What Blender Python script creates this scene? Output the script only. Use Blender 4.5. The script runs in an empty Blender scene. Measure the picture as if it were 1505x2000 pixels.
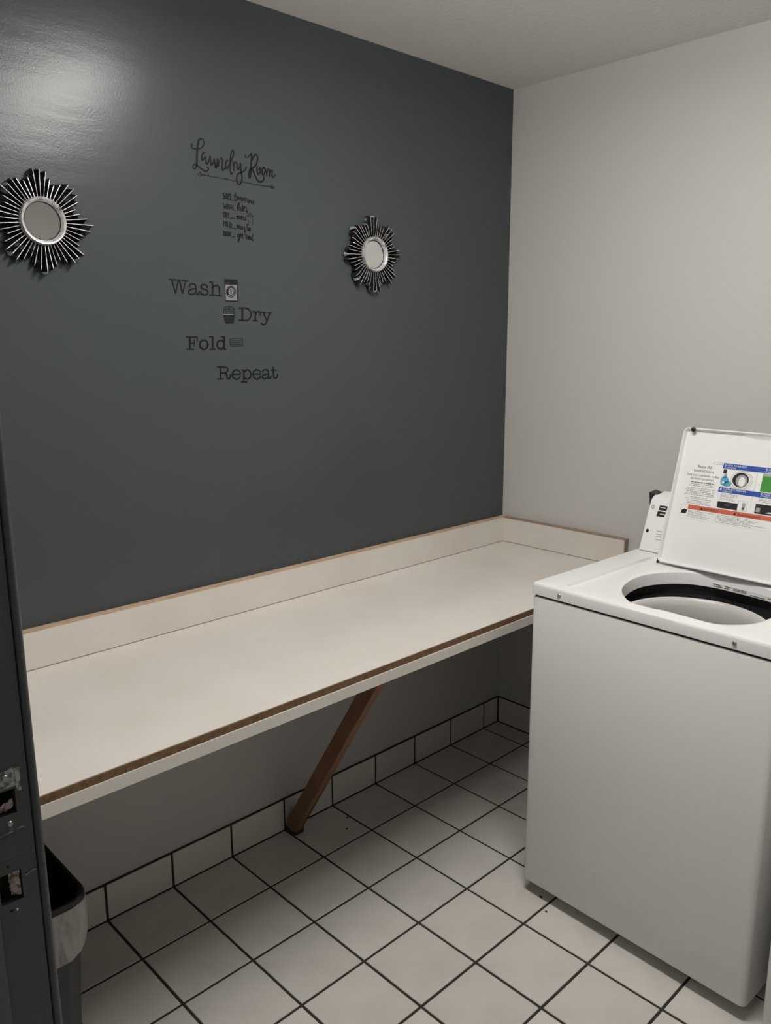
import bpy, bmesh, math, random
from mathutils import Vector, Matrix
random.seed(7)
scene = bpy.context.scene
COL = scene.collection

# ------------------------------------------------------------------ camera
W, H = 1505, 2000
FPX = 1588.55
CAM = Vector((-2.5311, -1.9604, 1.5690))
YAW, PIT, ROL = 0.8051, -0.2092, -0.0045
fwd = Vector((math.cos(YAW)*math.cos(PIT), math.sin(YAW)*math.cos(PIT), math.sin(PIT)))
rgt0 = Vector((math.sin(YAW), -math.cos(YAW), 0))
up0 = rgt0.cross(fwd)
rgt = rgt0*math.cos(ROL) + up0*math.sin(ROL)
upv = -rgt0*math.sin(ROL) + up0*math.cos(ROL)
cd = bpy.data.cameras.new('camera')
cam = bpy.data.objects.new('camera', cd); COL.objects.link(cam)
cd.sensor_fit = 'HORIZONTAL'; cd.sensor_width = 36; cd.lens = FPX*36/W
cd.clip_start = 0.02
M3 = Matrix((rgt, upv, -fwd)).transposed()
cam.matrix_world = Matrix.Translation(CAM) @ M3.to_4x4()
scene.camera = cam

# ------------------------------------------------------------------ world, light level, exposure
wd = bpy.data.worlds.new('hallway_light'); scene.world = wd; wd.use_nodes = True
wd.node_tree.nodes['Background'].inputs[0].default_value = (1.0, 0.98, 0.96, 1)
wd.node_tree.nodes['Background'].inputs[1].default_value = 0.27
LAMP_STRENGTH = 54.0
LAMP = dict(x=-1.27, y0=-0.68, y1=-1.42, w=0.17, z=2.365)
scene.view_settings.view_transform = 'Standard'
scene.view_settings.look = 'None'
scene.view_settings.gamma = 1
scene.view_settings.use_curve_mapping = False
scene.view_settings.exposure = -0.12

# ------------------------------------------------------------------ helpers
def ray(px, py):
    return fwd + rgt*((px-W/2)/FPX) - upv*((py-H/2)/FPX)
def on_wall(px, py):                      # a pixel's point on the dark wall (plane y = 0)
    d = ray(px, py); p = CAM + d*((0-CAM.y)/d.y)
    return p.x, p.z

def mat(name, col, rough=0.5, metal=0.0, spec=0.5, bump=None, var=None, rand=0.0, emit=None, coat=0.0, alpha=None):
    m = bpy.data.materials.new(name); m.use_nodes = True
    nt = m.node_tree; b = nt.nodes['Principled BSDF']
    b.inputs['Base Color'].default_value = (*col, 1)
    b.inputs['Roughness'].default_value = rough
    b.inputs['Metallic'].default_value = metal
    b.inputs['Specular IOR Level'].default_value = spec
    b.inputs['Coat Weight'].default_value = coat
    if alpha is not None: b.inputs['Alpha'].default_value = alpha
    if emit:
        b.inputs['Emission Color'].default_value = (*emit[0], 1); b.inputs['Emission Strength'].default_value = emit[1]
    tc = nt.nodes.new('ShaderNodeTexCoord')
    src = None
    if var:                                # (second colour, scale, detail, stretch)
        c2, sc, lo, hi, st = var
        mp = nt.nodes.new('ShaderNodeMapping'); mp.inputs['Scale'].default_value = st
        nt.links.new(tc.outputs['Object'], mp.inputs['Vector'])
        nz = nt.nodes.new('ShaderNodeTexNoise'); nz.inputs['Scale'].default_value = sc; nz.inputs['Detail'].default_value = 6
        nt.links.new(mp.outputs[0], nz.inputs['Vector'])
        mr = nt.nodes.new('ShaderNodeMapRange'); mr.inputs[1].default_value = lo; mr.inputs[2].default_value = hi
        nt.links.new(nz.outputs['Fac'], mr.inputs[0])
        mx = nt.nodes.new('ShaderNodeMix'); mx.data_type = 'RGBA'
        mx.inputs[6].default_value = (*col, 1); mx.inputs[7].default_value = (*c2, 1)
        nt.links.new(mr.outputs[0], mx.inputs[0]); src = mx.outputs[2]
    if rand:
        oi = nt.nodes.new('ShaderNodeObjectInfo')
        hs = nt.nodes.new('ShaderNodeHueSaturation')
        mr2 = nt.nodes.new('ShaderNodeMapRange'); mr2.inputs[3].default_value = 1-rand; mr2.inputs[4].default_value = 1+rand
        nt.links.new(oi.outputs['Random'], mr2.inputs[0]); nt.links.new(mr2.outputs[0], hs.inputs['Value'])
        if src: nt.links.new(src, hs.inputs['Color'])
        else: hs.inputs['Color'].default_value = (*col, 1)
        src = hs.outputs[0]
    if src: nt.links.new(src, b.inputs['Base Color'])
    if bump:                               # list of (scale, strength, distance, stretch)
        prev = None
        for sc, st, dist, stretch in bump:
            mp = nt.nodes.new('ShaderNodeMapping'); mp.inputs['Scale'].default_value = stretch
            nt.links.new(tc.outputs['Object'], mp.inputs['Vector'])
            nz = nt.nodes.new('ShaderNodeTexNoise'); nz.inputs['Scale'].default_value = sc; nz.inputs['Detail'].default_value = 3
            nt.links.new(mp.outputs[0], nz.inputs['Vector'])
            bp = nt.nodes.new('ShaderNodeBump'); bp.inputs['Strength'].default_value = st; bp.inputs['Distance'].default_value = dist
            nt.links.new(nz.outputs['Fac'], bp.inputs['Height'])
            if prev: nt.links.new(prev, bp.inputs['Normal'])
            prev = bp.outputs[0]
        nt.links.new(prev, b.inputs['Normal'])
    return m

ONE = (1, 1, 1)
M = {}
M['darkpaint'] = mat('charcoal_wall_paint', (0.064, 0.0735, 0.080), 0.27, spec=0.28,
                     bump=[(210, 0.14, 0.0016, ONE), (9, 0.05, 0.008, (0.7, 1, 4)), (2.2, 0.08, 0.02, (0.6, 1, 2.2))])
M['lightpaint'] = mat('warm_grey_wall_paint', (0.55, 0.54, 0.52), 0.6, bump=[(140, 0.10, 0.002, ONE)])
M['ceilpaint'] = mat('ceiling_paint', (0.80, 0.785, 0.76), 0.8, bump=[(70, 0.35, 0.004, ONE)])
M['tile'] = mat('ceramic_tile', (0.70, 0.675, 0.635), 0.33, bump=[(60, 0.06, 0.001, ONE)], rand=0.05,
                var=((0.62, 0.595, 0.555), 7, 0.45, 0.75, ONE))
M['grout'] = mat('dark_grout', (0.035, 0.026, 0.020), 0.9, bump=[(300, 0.3, 0.001, ONE)])
M['lam'] = mat('cream_laminate', (0.71, 0.675, 0.63), 0.42, bump=[(220, 0.04, 0.0005, ONE)],
               var=((0.67, 0.625, 0.57), 5, 0.40, 0.72, ONE))
M['core'] = mat('particle_board_core', (0.20, 0.115, 0.060), 0.85, bump=[(260, 0.5, 0.001, ONE)], var=((0.12, 0.062, 0.032), 90, 0.35, 0.65, ONE))
M['ply'] = mat('pale_board_edge', (0.46, 0.30, 0.19), 0.75, var=((0.58, 0.45, 0.33), 26, 0.35, 0.65, (1, 6, 6)))
M['plyd'] = mat('brown_board_edge', (0.25, 0.17, 0.12), 0.8, var=((0.36, 0.27, 0.20), 40, 0.35, 0.65, (6, 1, 6)))
M['wood'] = mat('brown_stained_lumber', (0.19, 0.092, 0.045), 0.55, var=((0.27, 0.135, 0.068), 9, 0.35, 0.7, (8, 1.4, 1.4)),
                bump=[(40, 0.2, 0.001, (6, 1, 1))])
M['enamel'] = mat('white_enamel', (0.80, 0.80, 0.80), 0.24, bump=[(30, 0.03, 0.001, ONE)])
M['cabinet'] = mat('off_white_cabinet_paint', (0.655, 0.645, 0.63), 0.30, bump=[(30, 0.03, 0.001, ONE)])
M['blackplastic'] = mat('black_plastic', (0.012, 0.012, 0.013), 0.4)  # plain black plastic for seam, tub ring, console caps and hinges
M['rubber'] = mat('black_rubber', (0.01, 0.01, 0.01), 0.6)
M['steel'] = mat('screw_steel', (0.42, 0.41, 0.40), 0.35, metal=1)
M['basket'] = mat('grey_basket_enamel', (0.62, 0.61, 0.59), 0.3)
M['silver'] = mat('brushed_silver_paint', (0.66, 0.66, 0.67), 0.36, metal=0.45, var=((0.20, 0.20, 0.21), 90, 0.52, 0.70, ONE))
M['rayblack'] = mat('black_ray_paint', (0.012, 0.012, 0.013), 0.33, var=((0.34, 0.34, 0.35), 60, 0.57, 0.74, ONE))
M['mirror'] = mat('mirror_glass', (0.88, 0.88, 0.87), 0.03, metal=1)
M['vinyl'] = mat('black_vinyl', (0.009, 0.010, 0.011), 0.6, spec=0.2)
M['vinylthin'] = mat('worn_black_vinyl', (0.020, 0.022, 0.024), 0.6, spec=0.2)
M['vinylgrey'] = mat('grey_vinyl_print', (0.20, 0.205, 0.205), 0.5)
M['framepaint'] = mat('charcoal_door_frame_paint', (0.050, 0.055, 0.060), 0.42, bump=[(120, 0.08, 0.001, ONE)])
M['wornplate'] = mat('strike_plate_worn_paint', (0.05, 0.052, 0.055), 0.4, var=((0.26, 0.26, 0.26), 60, 0.66, 0.72, ONE), bump=[(150, 0.1, 0.001, ONE)])
M['baremetal'] = mat('scraped_bare_metal', (0.40, 0.40, 0.40), 0.45, metal=0.6, var=((0.08, 0.08, 0.085), 130, 0.42, 0.6, ONE))
M['plaster'] = mat('broken_plaster', (0.75, 0.62, 0.54), 0.95, var=((0.18, 0.10, 0.07), 110, 0.5, 0.65, ONE), bump=[(150, 0.8, 0.004, ONE)])
M['hole'] = mat('dark_cavity', (0.01, 0.009, 0.008), 0.95)
M['bin'] = mat('black_bin_plastic', (0.008, 0.0083, 0.009), 0.45)
M['bag'] = mat('translucent_bin_liner', (0.50, 0.485, 0.46), 0.4, alpha=0.50, bump=[(18, 1.0, 0.02, (1.6, 1.6, 0.5))])
M['housing'] = mat('lamp_housing', (0.8, 0.8, 0.8), 0.4)
M['lampglow'] = mat('lamp_diffuser', (0.9, 0.9, 0.9), 0.5, emit=((1.0, 0.965, 0.915), LAMP_STRENGTH))
M['pwhite'] = mat('print_white', (0.80, 0.80, 0.79), 0.4)
M['pblue'] = mat('print_blue', (0.022, 0.070, 0.330), 0.4)
M['porange'] = mat('print_orange', (0.56, 0.130, 0.075), 0.4)
M['pblack'] = mat('print_black', (0.012, 0.012, 0.012), 0.4)
M['pgrey'] = mat('print_grey', (0.34, 0.34, 0.34), 0.4)
M['pgreen'] = mat('print_green', (0.045, 0.26, 0.035), 0.4)
M['pcyan'] = mat('print_light_blue', (0.10, 0.36, 0.52), 0.4)
M['dirt'] = mat('dry_dirt', (0.03, 0.025, 0.02), 0.9)

def link(name, me, parent=None, mats=None):
    o = bpy.data.objects.new(name, me); COL.objects.link(o)
    if mats and not me.materials:
        for m in (mats if isinstance(mats, (list, tuple)) else [mats]): me.materials.append(M[m])
    if parent: o.parent = parent
    return o
def from_bm(name, bm, mats, parent=None, smooth=None):
    me = bpy.data.meshes.new(name)
    bmesh.ops.recalc_face_normals(bm, faces=bm.faces)
    bm.to_mesh(me); bm.free()
    if smooth is not None:
        me.polygons.foreach_set('use_smooth', [True]*len(me.polygons))
        me.set_sharp_from_angle(angle=math.radians(smooth))
    return link(name, me, parent, mats)
def raw(name, v, f, mats, parent=None, mi=None, smooth=None):
    me = bpy.data.meshes.new(name); me.from_pydata(v, [], f)
    if mi: me.polygons.foreach_set('material_index', mi)
    if smooth is not None:
        me.polygons.foreach_set('use_smooth', [True]*len(me.polygons)); me.set_sharp_from_angle(angle=math.radians(smooth))
    me.update()
    return link(name, me, parent, mats)
def add_box(bm, lo, hi, mi=0):
    vs = [bm.verts.new((x, y, z)) for x in (lo[0], hi[0]) for y in (lo[1], hi[1]) for z in (lo[2], hi[2])]
    fs = []
    for q in ((0,1,3,2),(4,6,7,5),(0,4,5,1),(2,3,7,6),(0,2,6,4),(1,5,7,3)):
        f = bm.faces.new([vs[i] for i in q]); f.material_index = mi; fs.append(f)
    return fs
def box(name, lo, hi, mats, parent=None, bev=0, seg=2, smooth=40):
    bm = bmesh.new(); add_box(bm, lo, hi)
    if bev: bmesh.ops.bevel(bm, geom=bm.edges[:], offset=bev, segments=seg, affect='EDGES', profile=0.5)
    return from_bm(name, bm, mats, parent, smooth if bev else None)
def extrude(name, pts, axis, a, b, mats, parent=None, bev=0, seg=2, smooth=None):
    """prism: pts 2-D outline, extruded along axis ('x': pts are (y,z); 'y': (x,z); 'z': (x,y))"""
    def P(p, t):
        return {'x': (t, p[0], p[1]), 'y': (p[0], t, p[1]), 'z': (p[0], p[1], t)}[axis]
    bm = bmesh.new()
    A = [bm.verts.new(P(p, a)) for p in pts]; B = [bm.verts.new(P(p, b)) for p in pts]
    n = len(pts)
    bm.faces.new(A); bm.faces.new(B[::-1])
    for i in range(n): bm.faces.new((A[i], B[i], B[(i+1) % n], A[(i+1) % n]))
    if bev: bmesh.ops.bevel(bm, geom=bm.edges[:], offset=bev, segments=seg, affect='EDGES')
    return from_bm(name, bm, mats, parent, smooth if smooth else (40 if bev else None))
def loft(bm, loops, mi=0, close=True):
    L = [[bm.verts.new(p) for p in lp] for lp in loops]
    n = len(L[0])
    for a, b in zip(L, L[1:]):
        for i in range(n if close else n-1):
            f = bm.faces.new((a[i], a[(i+1) % n], b[(i+1) % n], b[i])); f.material_index = mi
    return L
def tag(o, label, cat=None, group=None, kind=None):
    o['label'] = label
    if cat: o['category'] = cat
    if group: o['group'] = group
    if kind: o['kind'] = kind
    return o
def thing(name, label, cat, loc=(0, 0, 0), group=None, kind=None):
    o = bpy.data.objects.new(name, None); COL.objects.link(o); o.location = loc
    o.empty_display_size = 0.05
    return tag(o, label, cat, group, kind)
def rounded_rect(x0, x1, y0, y1, r, n=6):
    out = []
    for cx, cy, a0 in ((x1-r, y1-r, 0), (x0+r, y1-r, 90), (x0+r, y0+r, 180), (x1-r, y0+r, 270)):
        for k in range(n+1):
            a = math.radians(a0 + 90*k/n); out.append((cx+r*math.cos(a), cy+r*math.sin(a)))
    return out

# ------------------------------------------------------------------ room shell
S = 0.2032                      # tile pitch
TA, TB = 0.0995, 0.2054         # first joints from the corner
ZC = 2.443
XF = -2.225                     # room face of the doorway wall
YR = -2.75
GR = 0.0036                     # half a grout joint
# floor: dark grout bed, tiles on top with z = 0
fl = box('floor', (-3.6, YR-0.12, -0.12), (0.12, 0.12, -0.002), 'grout')
tag(fl, 'white square tile floor with dark grout joints', kind='structure')
xs = [0.0] + [-TA - k*S for k in range(0, 18)]
ys = [0.0] + [-TB - k*S for k in range(0, 14)]
tile_cache = {}
def floor_tile(x0, x1, y0, y1):
    w, d = round(x1-x0, 4), round(y1-y0, 4)
    key = (w, d)
    if key not in tile_cache:
        bm = bmesh.new(); add_box(bm, (-w/2, -d/2, -0.008), (w/2, d/2, 0))
        top = [e for e in bm.edges if all(v.co.z > -1e-6 for v in e.verts)]
        bmesh.ops.bevel(bm, geom=top, offset=0.0010, segments=1, affect='EDGES')
        me = bpy.data.meshes.new('tile'); bm.to_mesh(me); bm.free(); me.materials.append(M['tile'])
        tile_cache[key] = me
    o = bpy.data.objects.new('tile', tile_cache[key]); COL.objects.link(o)
    o.location = ((x0+x1)/2, (y0+y1)/2, random.uniform(-0.0004, 0.0003)); o.parent = fl
for i in range(len(xs)-1):
    for j in range(len(ys)-1):
        x1, x0 = xs[i]-GR, xs[i+1]+GR
        y1, y0 = ys[j]-GR, ys[j+1]+GR
        if i == 0: x1 = -0.010
        if j == 0: y1 = -0.010
        if y0 < YR: y0 = YR
        if y1 - y0 < 0.02: continue
        if (xs[i]+xs[i+1])/2 < XF and not (-1.95 < (y0+y1)/2 < -0.9): continue
        floor_tile(x0, x1, y0, y1)

# dark wall (y = 0): charcoal above the counter splash, light paint below
v = [(XF-0.13, 0, -0.1), (0.1, 0, -0.1), (0.1, 0, 0.80), (XF-0.13, 0, 0.80), (0.1, 0, ZC+0.1), (XF-0.13, 0, ZC+0.1)]
v += [(a, 0.1, c) for a, b, c in v]
f = [(0, 1, 2, 3), (3, 2, 4, 5), (6, 9, 8, 7), (9, 11, 10, 8), (0, 6, 7, 1), (5, 4, 10, 11), (1, 7, 8, 2), (2, 8, 10, 4), (0, 3, 9, 6), (3, 5, 11, 9)]
wl = raw('wall_left', v, f, ['lightpaint', 'darkpaint'], mi=[0, 1]+[0]*8)
tag(wl, 'glossy charcoal grey accent wall above the counter, pale below it', kind='structure')
wb = box('wall_back', (0, YR-0.12, -0.1), (0.1, 0, ZC+0.1), 'lightpaint'); tag(wb, 'plain warm light grey wall behind the washing machines', kind='structure')
wr = box('wall_right', (XF-0.13, YR-0.1, -0.1), (0, YR, ZC+0.1), 'lightpaint'); tag(wr, 'plain light grey wall opposite the charcoal wall', kind='structure')
ce = box('ceiling', (XF-0.13, YR-0.1, ZC), (0.1, 0.1, ZC+0.1), 'ceilpaint'); tag(ce, 'matt off-white ceiling with fine texture', kind='structure')
DY1, DY0, DZ = -0.985, -1.96, 2.08
bm = bmesh.new()
add_box(bm, (XF-0.125, DY1, -0.1), (XF, 0, ZC))
add_box(bm, (XF-0.125, YR, -0.1), (XF, DY0, ZC))
add_box(bm, (XF-0.125, DY0, DZ), (XF, DY1, ZC))
wf = from_bm('wall_front', bm, 'lightpaint'); tag(wf, 'light grey doorway wall at the open end of the room', kind='structure')

# tiled base along the walls
HB = 0.1074
bl = box('baseboard_left', (XF, -0.006, 0), (0, 0, HB+0.003), 'grout'); tag(bl, 'tile base under the counter along the charcoal wall', kind='structure')
bb = box('baseboard_back', (-0.006, YR, 0), (0, -0.006, HB+0.003), 'grout'); tag(bb, 'tile base along the light grey wall', kind='structure')
base_cache = {}
def base_tile(lo, hi, parent):
    sz = tuple(round(b-a, 4) for a, b in zip(lo, hi))
    if sz not in base_cache:
        bm = bmesh.new(); add_box(bm, [-s/2 for s in sz], [s/2 for s in sz])
        bmesh.ops.bevel(bm, geom=bm.edges[:], offset=0.0012, segments=1, affect='EDGES')
        me = bpy.data.meshes.new('tile'); bm.to_mesh(me); bm.free(); me.materials.append(M['tile']); base_cache[sz] = me
    o = bpy.data.objects.new('tile', base_cache[sz]); COL.objects.link(o)
    o.location = [(a+b)/2 for a, b in zip(lo, hi)]; o.parent = parent
for i in range(len(xs)-1):
    x1, x0 = xs[i]-GR, max(xs[i+1]+GR, XF)
    if x1 - x0 < 0.02: break
    if i == 0: x1 = -0.012
    base_tile((x0, -0.009, 0.003), (x1, -0.001, HB), bl)
for j in range(len(ys)-1):
    y1, y0 = ys[j]-GR, max(ys[j+1]+GR, YR)
    if y1 - y0 < 0.02: break
    if j == 0: y1 = -0.012
    base_tile((-0.009, y0, 0.003), (-0.001, y1, HB), bb)

# ------------------------------------------------------------------ steel door frame with strike plate
YJ = -1.012
df = thing('trim_1', 'charcoal painted steel door frame with a strike plate and an empty lock cutout', None, (XF-0.06, YJ, 0), kind='structure')
inv = Matrix.Translation(-Vector(df.location))
def fparent(o):
    o.parent = df; o.matrix_parent_inverse = inv
    return o
# rebate face of the strike jamb, with two openings
hx = [-2.275, -2.268, -2.262, -2.2415, -2.239, -2.2225]
hz = [0.0, 0.897, 0.937, 1.013, 1.045, 2.05]
v, f = [], []
for z in hz:
    for x in hx: v.append((x, YJ, z))
nx = len(hx)
for k in range(len(hz)-1):
    for i in range(nx-1):
        if k == 1 and 1 <= i <= 2: continue
        if k == 3 and 2 <= i <= 3: continue
        f.append((k*nx+i, k*nx+i+1, (k+1)*nx+i+1, (k+1)*nx+i))
def cavity(x0, x1, z0, z1, d):
    n = len(v)
    for y in (YJ, YJ+d):
        v.extend([(x0, y, z0), (x1, y, z0), (x1, y, z1), (x0, y, z1)])
    f.extend([(n+a, n+b, n+b+4, n+a+4) for a, b in ((0, 1), (1, 2), (2, 3), (3, 0))]); f.append((n+4, n+5, n+6, n+7))
nf = len(f)
cavity(-2.268, -2.2415, 0.897, 0.937, 0.022); cavity(-2.262, -2.239, 1.013, 1.045, 0.022)
fparent(raw('jamb_face', v, f, ['framepaint', 'hole'], mi=[0]*nf+[1]*(len(f)-nf)))
# room-side rolled edge, the dark seam before it, and the stop
arc = [(-2.2160+0.0052*math.cos(a), YJ+0.002+0.0052*math.sin(a)) for a in [math.radians(t) for t in range(-180, 1, 20)]]
fparent(extrude('rolled_edge', arc + [(-2.2108, -0.985), (-2.2212, -0.985)], 'z', 0, 2.05, 'framepaint', smooth=50))
fparent(box('seam', (-2.2228, YJ+0.0035, 0), (-2.2206, YJ+0.006, 2.05), 'hole'))
fparent(box('door_stop', (-2.335, YJ-0.016, 0), (-2.275, YJ+0.02, 2.05), 'framepaint', bev=0.002))
fparent(box('outer_rebate', (-2.375, YJ, 0), (-2.335, YJ+0.02, 2.05), 'framepaint', bev=0.001))
YK = -1.938
fparent(box('hinge_jamb', (-2.375, YK-0.02, 0), (-2.2108, YK, 2.05), 'framepaint', bev=0.003))
fparent(box('hinge_side_stop', (-2.335, YK, 0), (-2.275, YK+0.016, 2.05), 'framepaint', bev=0.002))
fparent(box('frame_head', (-2.375, YK, 2.05), (-2.2108, -0.985, 2.08), 'framepaint', bev=0.003))
# strike plate (ring round the latch hole)
def plate(name, x0, x1, z0, z1, hx0, hx1, hz0, hz1, y0, y1, mats):
    bm = bmesh.new()
    for a, b, c, d in ((x0, x1, z0, hz0), (x0, x1, hz1, z1), (x0, hx0, hz0, hz1), (hx1, x1, hz0, hz1)):
        add_box(bm, (a, y0, c), (b, y1, d))
    return fparent(from_bm(name, bm, mats))
plate('strike_plate', -2.270, -2.231, 0.991, 1.072, -2.262, -2.239, 1.013, 1.045, YJ-0.0014, YJ, 'wornplate')
bm = bmesh.new(); add_box(bm, (-2.2375, YJ-0.0020, 1.040), (-2.2315, YJ-0.0014, 1.0705)); add_box(bm, (-2.2620, YJ-0.0018, 1.048), (-2.2380, YJ-0.0014, 1.0705))
fparent(from_bm('scraped_metal', bm, 'baremetal'))
def screw(name, loc, r, axis, parent_fn, mats='steel', n=14):
    bm = bmesh.new()
    bmesh.ops.create_cone(bm, cap_ends=True, segments=n, radius1=r, radius2=r*0.72, depth=r*0.5)
    bmesh.ops.create_cone(bm, cap_ends=True, segments=8, radius1=r*0.3, radius2=r*0.3, depth=r*0.62)
    R = {'-y': Matrix.Rotation(math.pi/2, 4, 'X'), '-x': Matrix.Rotation(-math.pi/2, 4, 'Y')}[axis]
    bmesh.ops.transform(bm, matrix=Matrix.Translation(loc) @ R, verts=bm.verts)
    return parent_fn(from_bm(name, bm, mats, smooth=40))
screw('screw', (-2.2485, YJ-0.0022, 1.0615), 0.0046, '-y', fparent)
screw('screw', (-2.2485, YJ-0.0022, 1.0015), 0.0040, '-y', fparent)
plate('lock_cutout_tab', -2.272, -2.2365, 0.873, 0.954, -2.268, -2.2415, 0.897, 0.937, YJ-0.0007, YJ, 'framepaint')
screw('screw_hole', (-2.2560, YJ-0.0006, 0.9465), 0.0022, '-y', fparent, 'hole')
screw('screw_hole', (-2.2570, YJ-0.0006, 0.8865), 0.0024, '-y', fparent, 'hole')
screw('rivet', (-2.2510, YJ-0.0012, 0.8850), 0.0016, '-y', fparent, 'steel')
# chipped plaster showing inside the cutout
bm = bmesh.new(); prof = []
bmesh.ops.create_grid(bm, x_segments=6, y_segments=10, size=1)
for q in bm.verts:
    x, z = q.co.x, q.co.y
    q.co = (-2.2470+0.0052*x+random.uniform(-0.001, 0.001), YJ+0.006+random.uniform(-0.002, 0.002)+0.004*(1-x), 0.917+0.0195*z)
fparent(from_bm('broken_plaster', bm, 'plaster'))
bm = bmesh.new(); bmesh.ops.create_grid(bm, x_segments=5, y_segments=5, size=1)
for q in bm.verts:
    x, z = q.co.x, q.co.y
    q.co = (-2.2475+0.008*x, YJ+0.010+random.uniform(-0.002, 0.002), 1.0185+0.0055*z+0.003*x)
fparent(from_bm('broken_plaster', bm, 'plaster'))
# scraped lines in the paint
def scratch(pts, w=0.0007):
    bm = bmesh.new()
    for (x0, z0), (x1, z1) in zip(pts, pts[1:]):
        d = Vector((x1-x0, 0, z1-z0)).normalized(); n = Vector((-d.z, 0, d.x))*w
        a, b = Vector((x0, YJ-0.0016, z0)), Vector((x1, YJ-0.0016, z1))
        bm.faces.new([bm.verts.new(q) for q in (a-n, b-n, b+n, a+n)])
    return fparent(from_bm('paint_scratch', bm, 'baremetal'))
scratch([(-2.270, 0.9885), (-2.262, 0.989), (-2.255, 0.9902), (-2.246, 0.9905), (-2.239, 0.9925), (-2.2325, 0.9915), (-2.230, 0.9935)])
scratch([(-2.2405, 0.925), (-2.236, 0.9268), (-2.232, 0.927), (-2.228, 0.9295), (-2.2245, 0.9285)])

# ------------------------------------------------------------------ ceiling lamp (out of frame; its glare shows on the charcoal wall)
cl = thing('ceiling_light', 'long flat ceiling light panel above the middle of the room', 'ceiling light', (LAMP['x'], (LAMP['y0']+LAMP['y1'])/2, ZC))
lx, ly = LAMP['w']/2, (LAMP['y0']-LAMP['y1'])/2
bm = bmesh.new()
for lo, hi in (((-lx-0.02, -ly-0.02, LAMP['z']-ZC-0.004), (-lx, ly+0.02, 0)), ((lx, -ly-0.02, LAMP['z']-ZC-0.004), (lx+0.02, ly+0.02, 0)),
               ((-lx, -ly-0.02, LAMP['z']-ZC-0.004), (lx, -ly, 0)), ((-lx, ly, LAMP['z']-ZC-0.004), (lx, ly+0.02, 0)), ((-lx, -ly, LAMP['z']-ZC+0.045), (lx, ly, 0))):
    add_box(bm, (lo[0], lo[1], max(lo[2], LAMP['z']-ZC+0.040)), hi)
from_bm('housing', bm, 'housing', cl)
box('diffuser', (-lx+0.0005, -ly+0.0005, LAMP['z']-ZC), (lx-0.0005, ly-0.0005, LAMP['z']-ZC+0.0395), 'lampglow', cl)

# ------------------------------------------------------------------ counter
ZT, YFC = 0.784, -0.602
ct = thing('counter', 'long cream laminate counter with a raw brown front edge along the charcoal wall', 'counter', (-1.1, -0.3, 0.74))
cinv = Matrix.Translation(-Vector(ct.location))
def cpar(o):
    o.parent = ct; o.matrix_parent_inverse = cinv
    return o
cpar(box('countertop', (XF+0.002, YFC+0.002, ZT-0.0015), (-0.002, -0.002, ZT), 'lam'))
cpar(box('core_board', (XF+0.002, YFC, ZT-0.018), (-0.002, -0.002, ZT-0.0016), 'core'))
cpar(box('front_edging', (XF+0.002, YFC-0.002, ZT-0.046), (-0.002, YFC+0.016, ZT-0.0182), 'lam', bev=0.0006, seg=1))
cpar(box('rear_batten', (XF+0.002, -0.024, ZT-0.046), (-0.002, -0.002, ZT-0.0182), 'core'))
TH = 0.023
ZS = 0.8835
def make_splash(name, lo, hi, cap, extra=None):
    ob = box(name, lo, (hi[0], hi[1], hi[2]-0.0035), 'lam'); cpar(ob)
    c = box('board_edge', (lo[0], lo[1], hi[2]-0.0034), hi, cap); c.parent = ob
    if extra:
        e = box('board_edge', *extra, 'plyd'); e.parent = ob
make_splash('backsplash', (XF+0.002, -0.002-TH, ZT+0.0022), (-0.002, -0.002, ZS), 'ply')
make_splash('backsplash', (-0.002-TH, -0.553, ZT+0.0022), (-0.002, -0.0025-TH, ZS-0.001), 'plyd', ((-0.002-TH, -0.5565, ZT+0.0022), (-0.002, -0.5535, ZS-0.001)))
cpar(box('joint_caulk', (XF+0.003, -0.002-TH+0.002, ZT+0.0002), (-0.003, -0.003, ZT+0.0021), 'plyd'))
cpar(box('joint_caulk', (-TH, -0.552, ZT+0.0002), (-0.003, -0.003-TH, ZT+0.0021), 'plyd'))

# diagonal lumber brace, foot on the floor against the tile base
br = thing('counter_brace', 'brown stained lumber brace leaning from the floor up to the counter', 'brace', (-1.095, -0.04, 0))
o = extrude('lumber', [(-0.0095, 0.0), (-0.058, 0.0), (-0.062, 0.03), (-0.508, ZT-0.0465), (-0.455, ZT-0.0465), (-0.0095, 0.030)], 'x', -1.113, -1.079, 'wood', bev=0.002)
o.parent = br; o.matrix_parent_inverse = Matrix.Translation(-Vector(br.location))
o = extrude('dirty_foot', [(-0.0092, 0.0005), (-0.0584, 0.0005), (-0.0600, 0.014), (-0.040, 0.010), (-0.0092, 0.018)], 'x', -1.1138, -1.0782, 'dirt')
o.parent = br; o.matrix_parent_inverse = Matrix.Translation(-Vector(br.location))

# ------------------------------------------------------------------ washers
def smooth_closed(pts, n):
    out = []
    m = len(pts)
    for i in range(n):
        t = i*m/n; k = int(t); u = t-k
        p0, p1, p2, p3 = (Vector(pts[(k+j-1) % m]) for j in range(4))
        out.append(0.5*((2*p1)+(p2-p0)*u+(2*p0-5*p1+4*p2-p3)*u*u+(3*p1-p0-3*p2+p3)*u**3))
    return out
def ray_outline(pts, c, ang):
    """where the ray from c at angle ang meets the closed outline pts"""
    d = Vector((math.cos(ang), math.sin(ang))); best = None
    for a, b in zip(pts, pts[1:]+pts[:1]):
        a = Vector(a)-c; b = Vector(b)-c; e = b-a
        den = d.x*e.y-d.y*e.x
        if abs(den) < 1e-12: continue
        t = (a.x*e.y-a.y*e.x)/den; s = (a.x*d.y-a.y*d.x)/den
        if t > 0 and -1e-6 <= s <= 1+1e-6: best = t if best is None else min(best, t)
    return c + d*best

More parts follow.
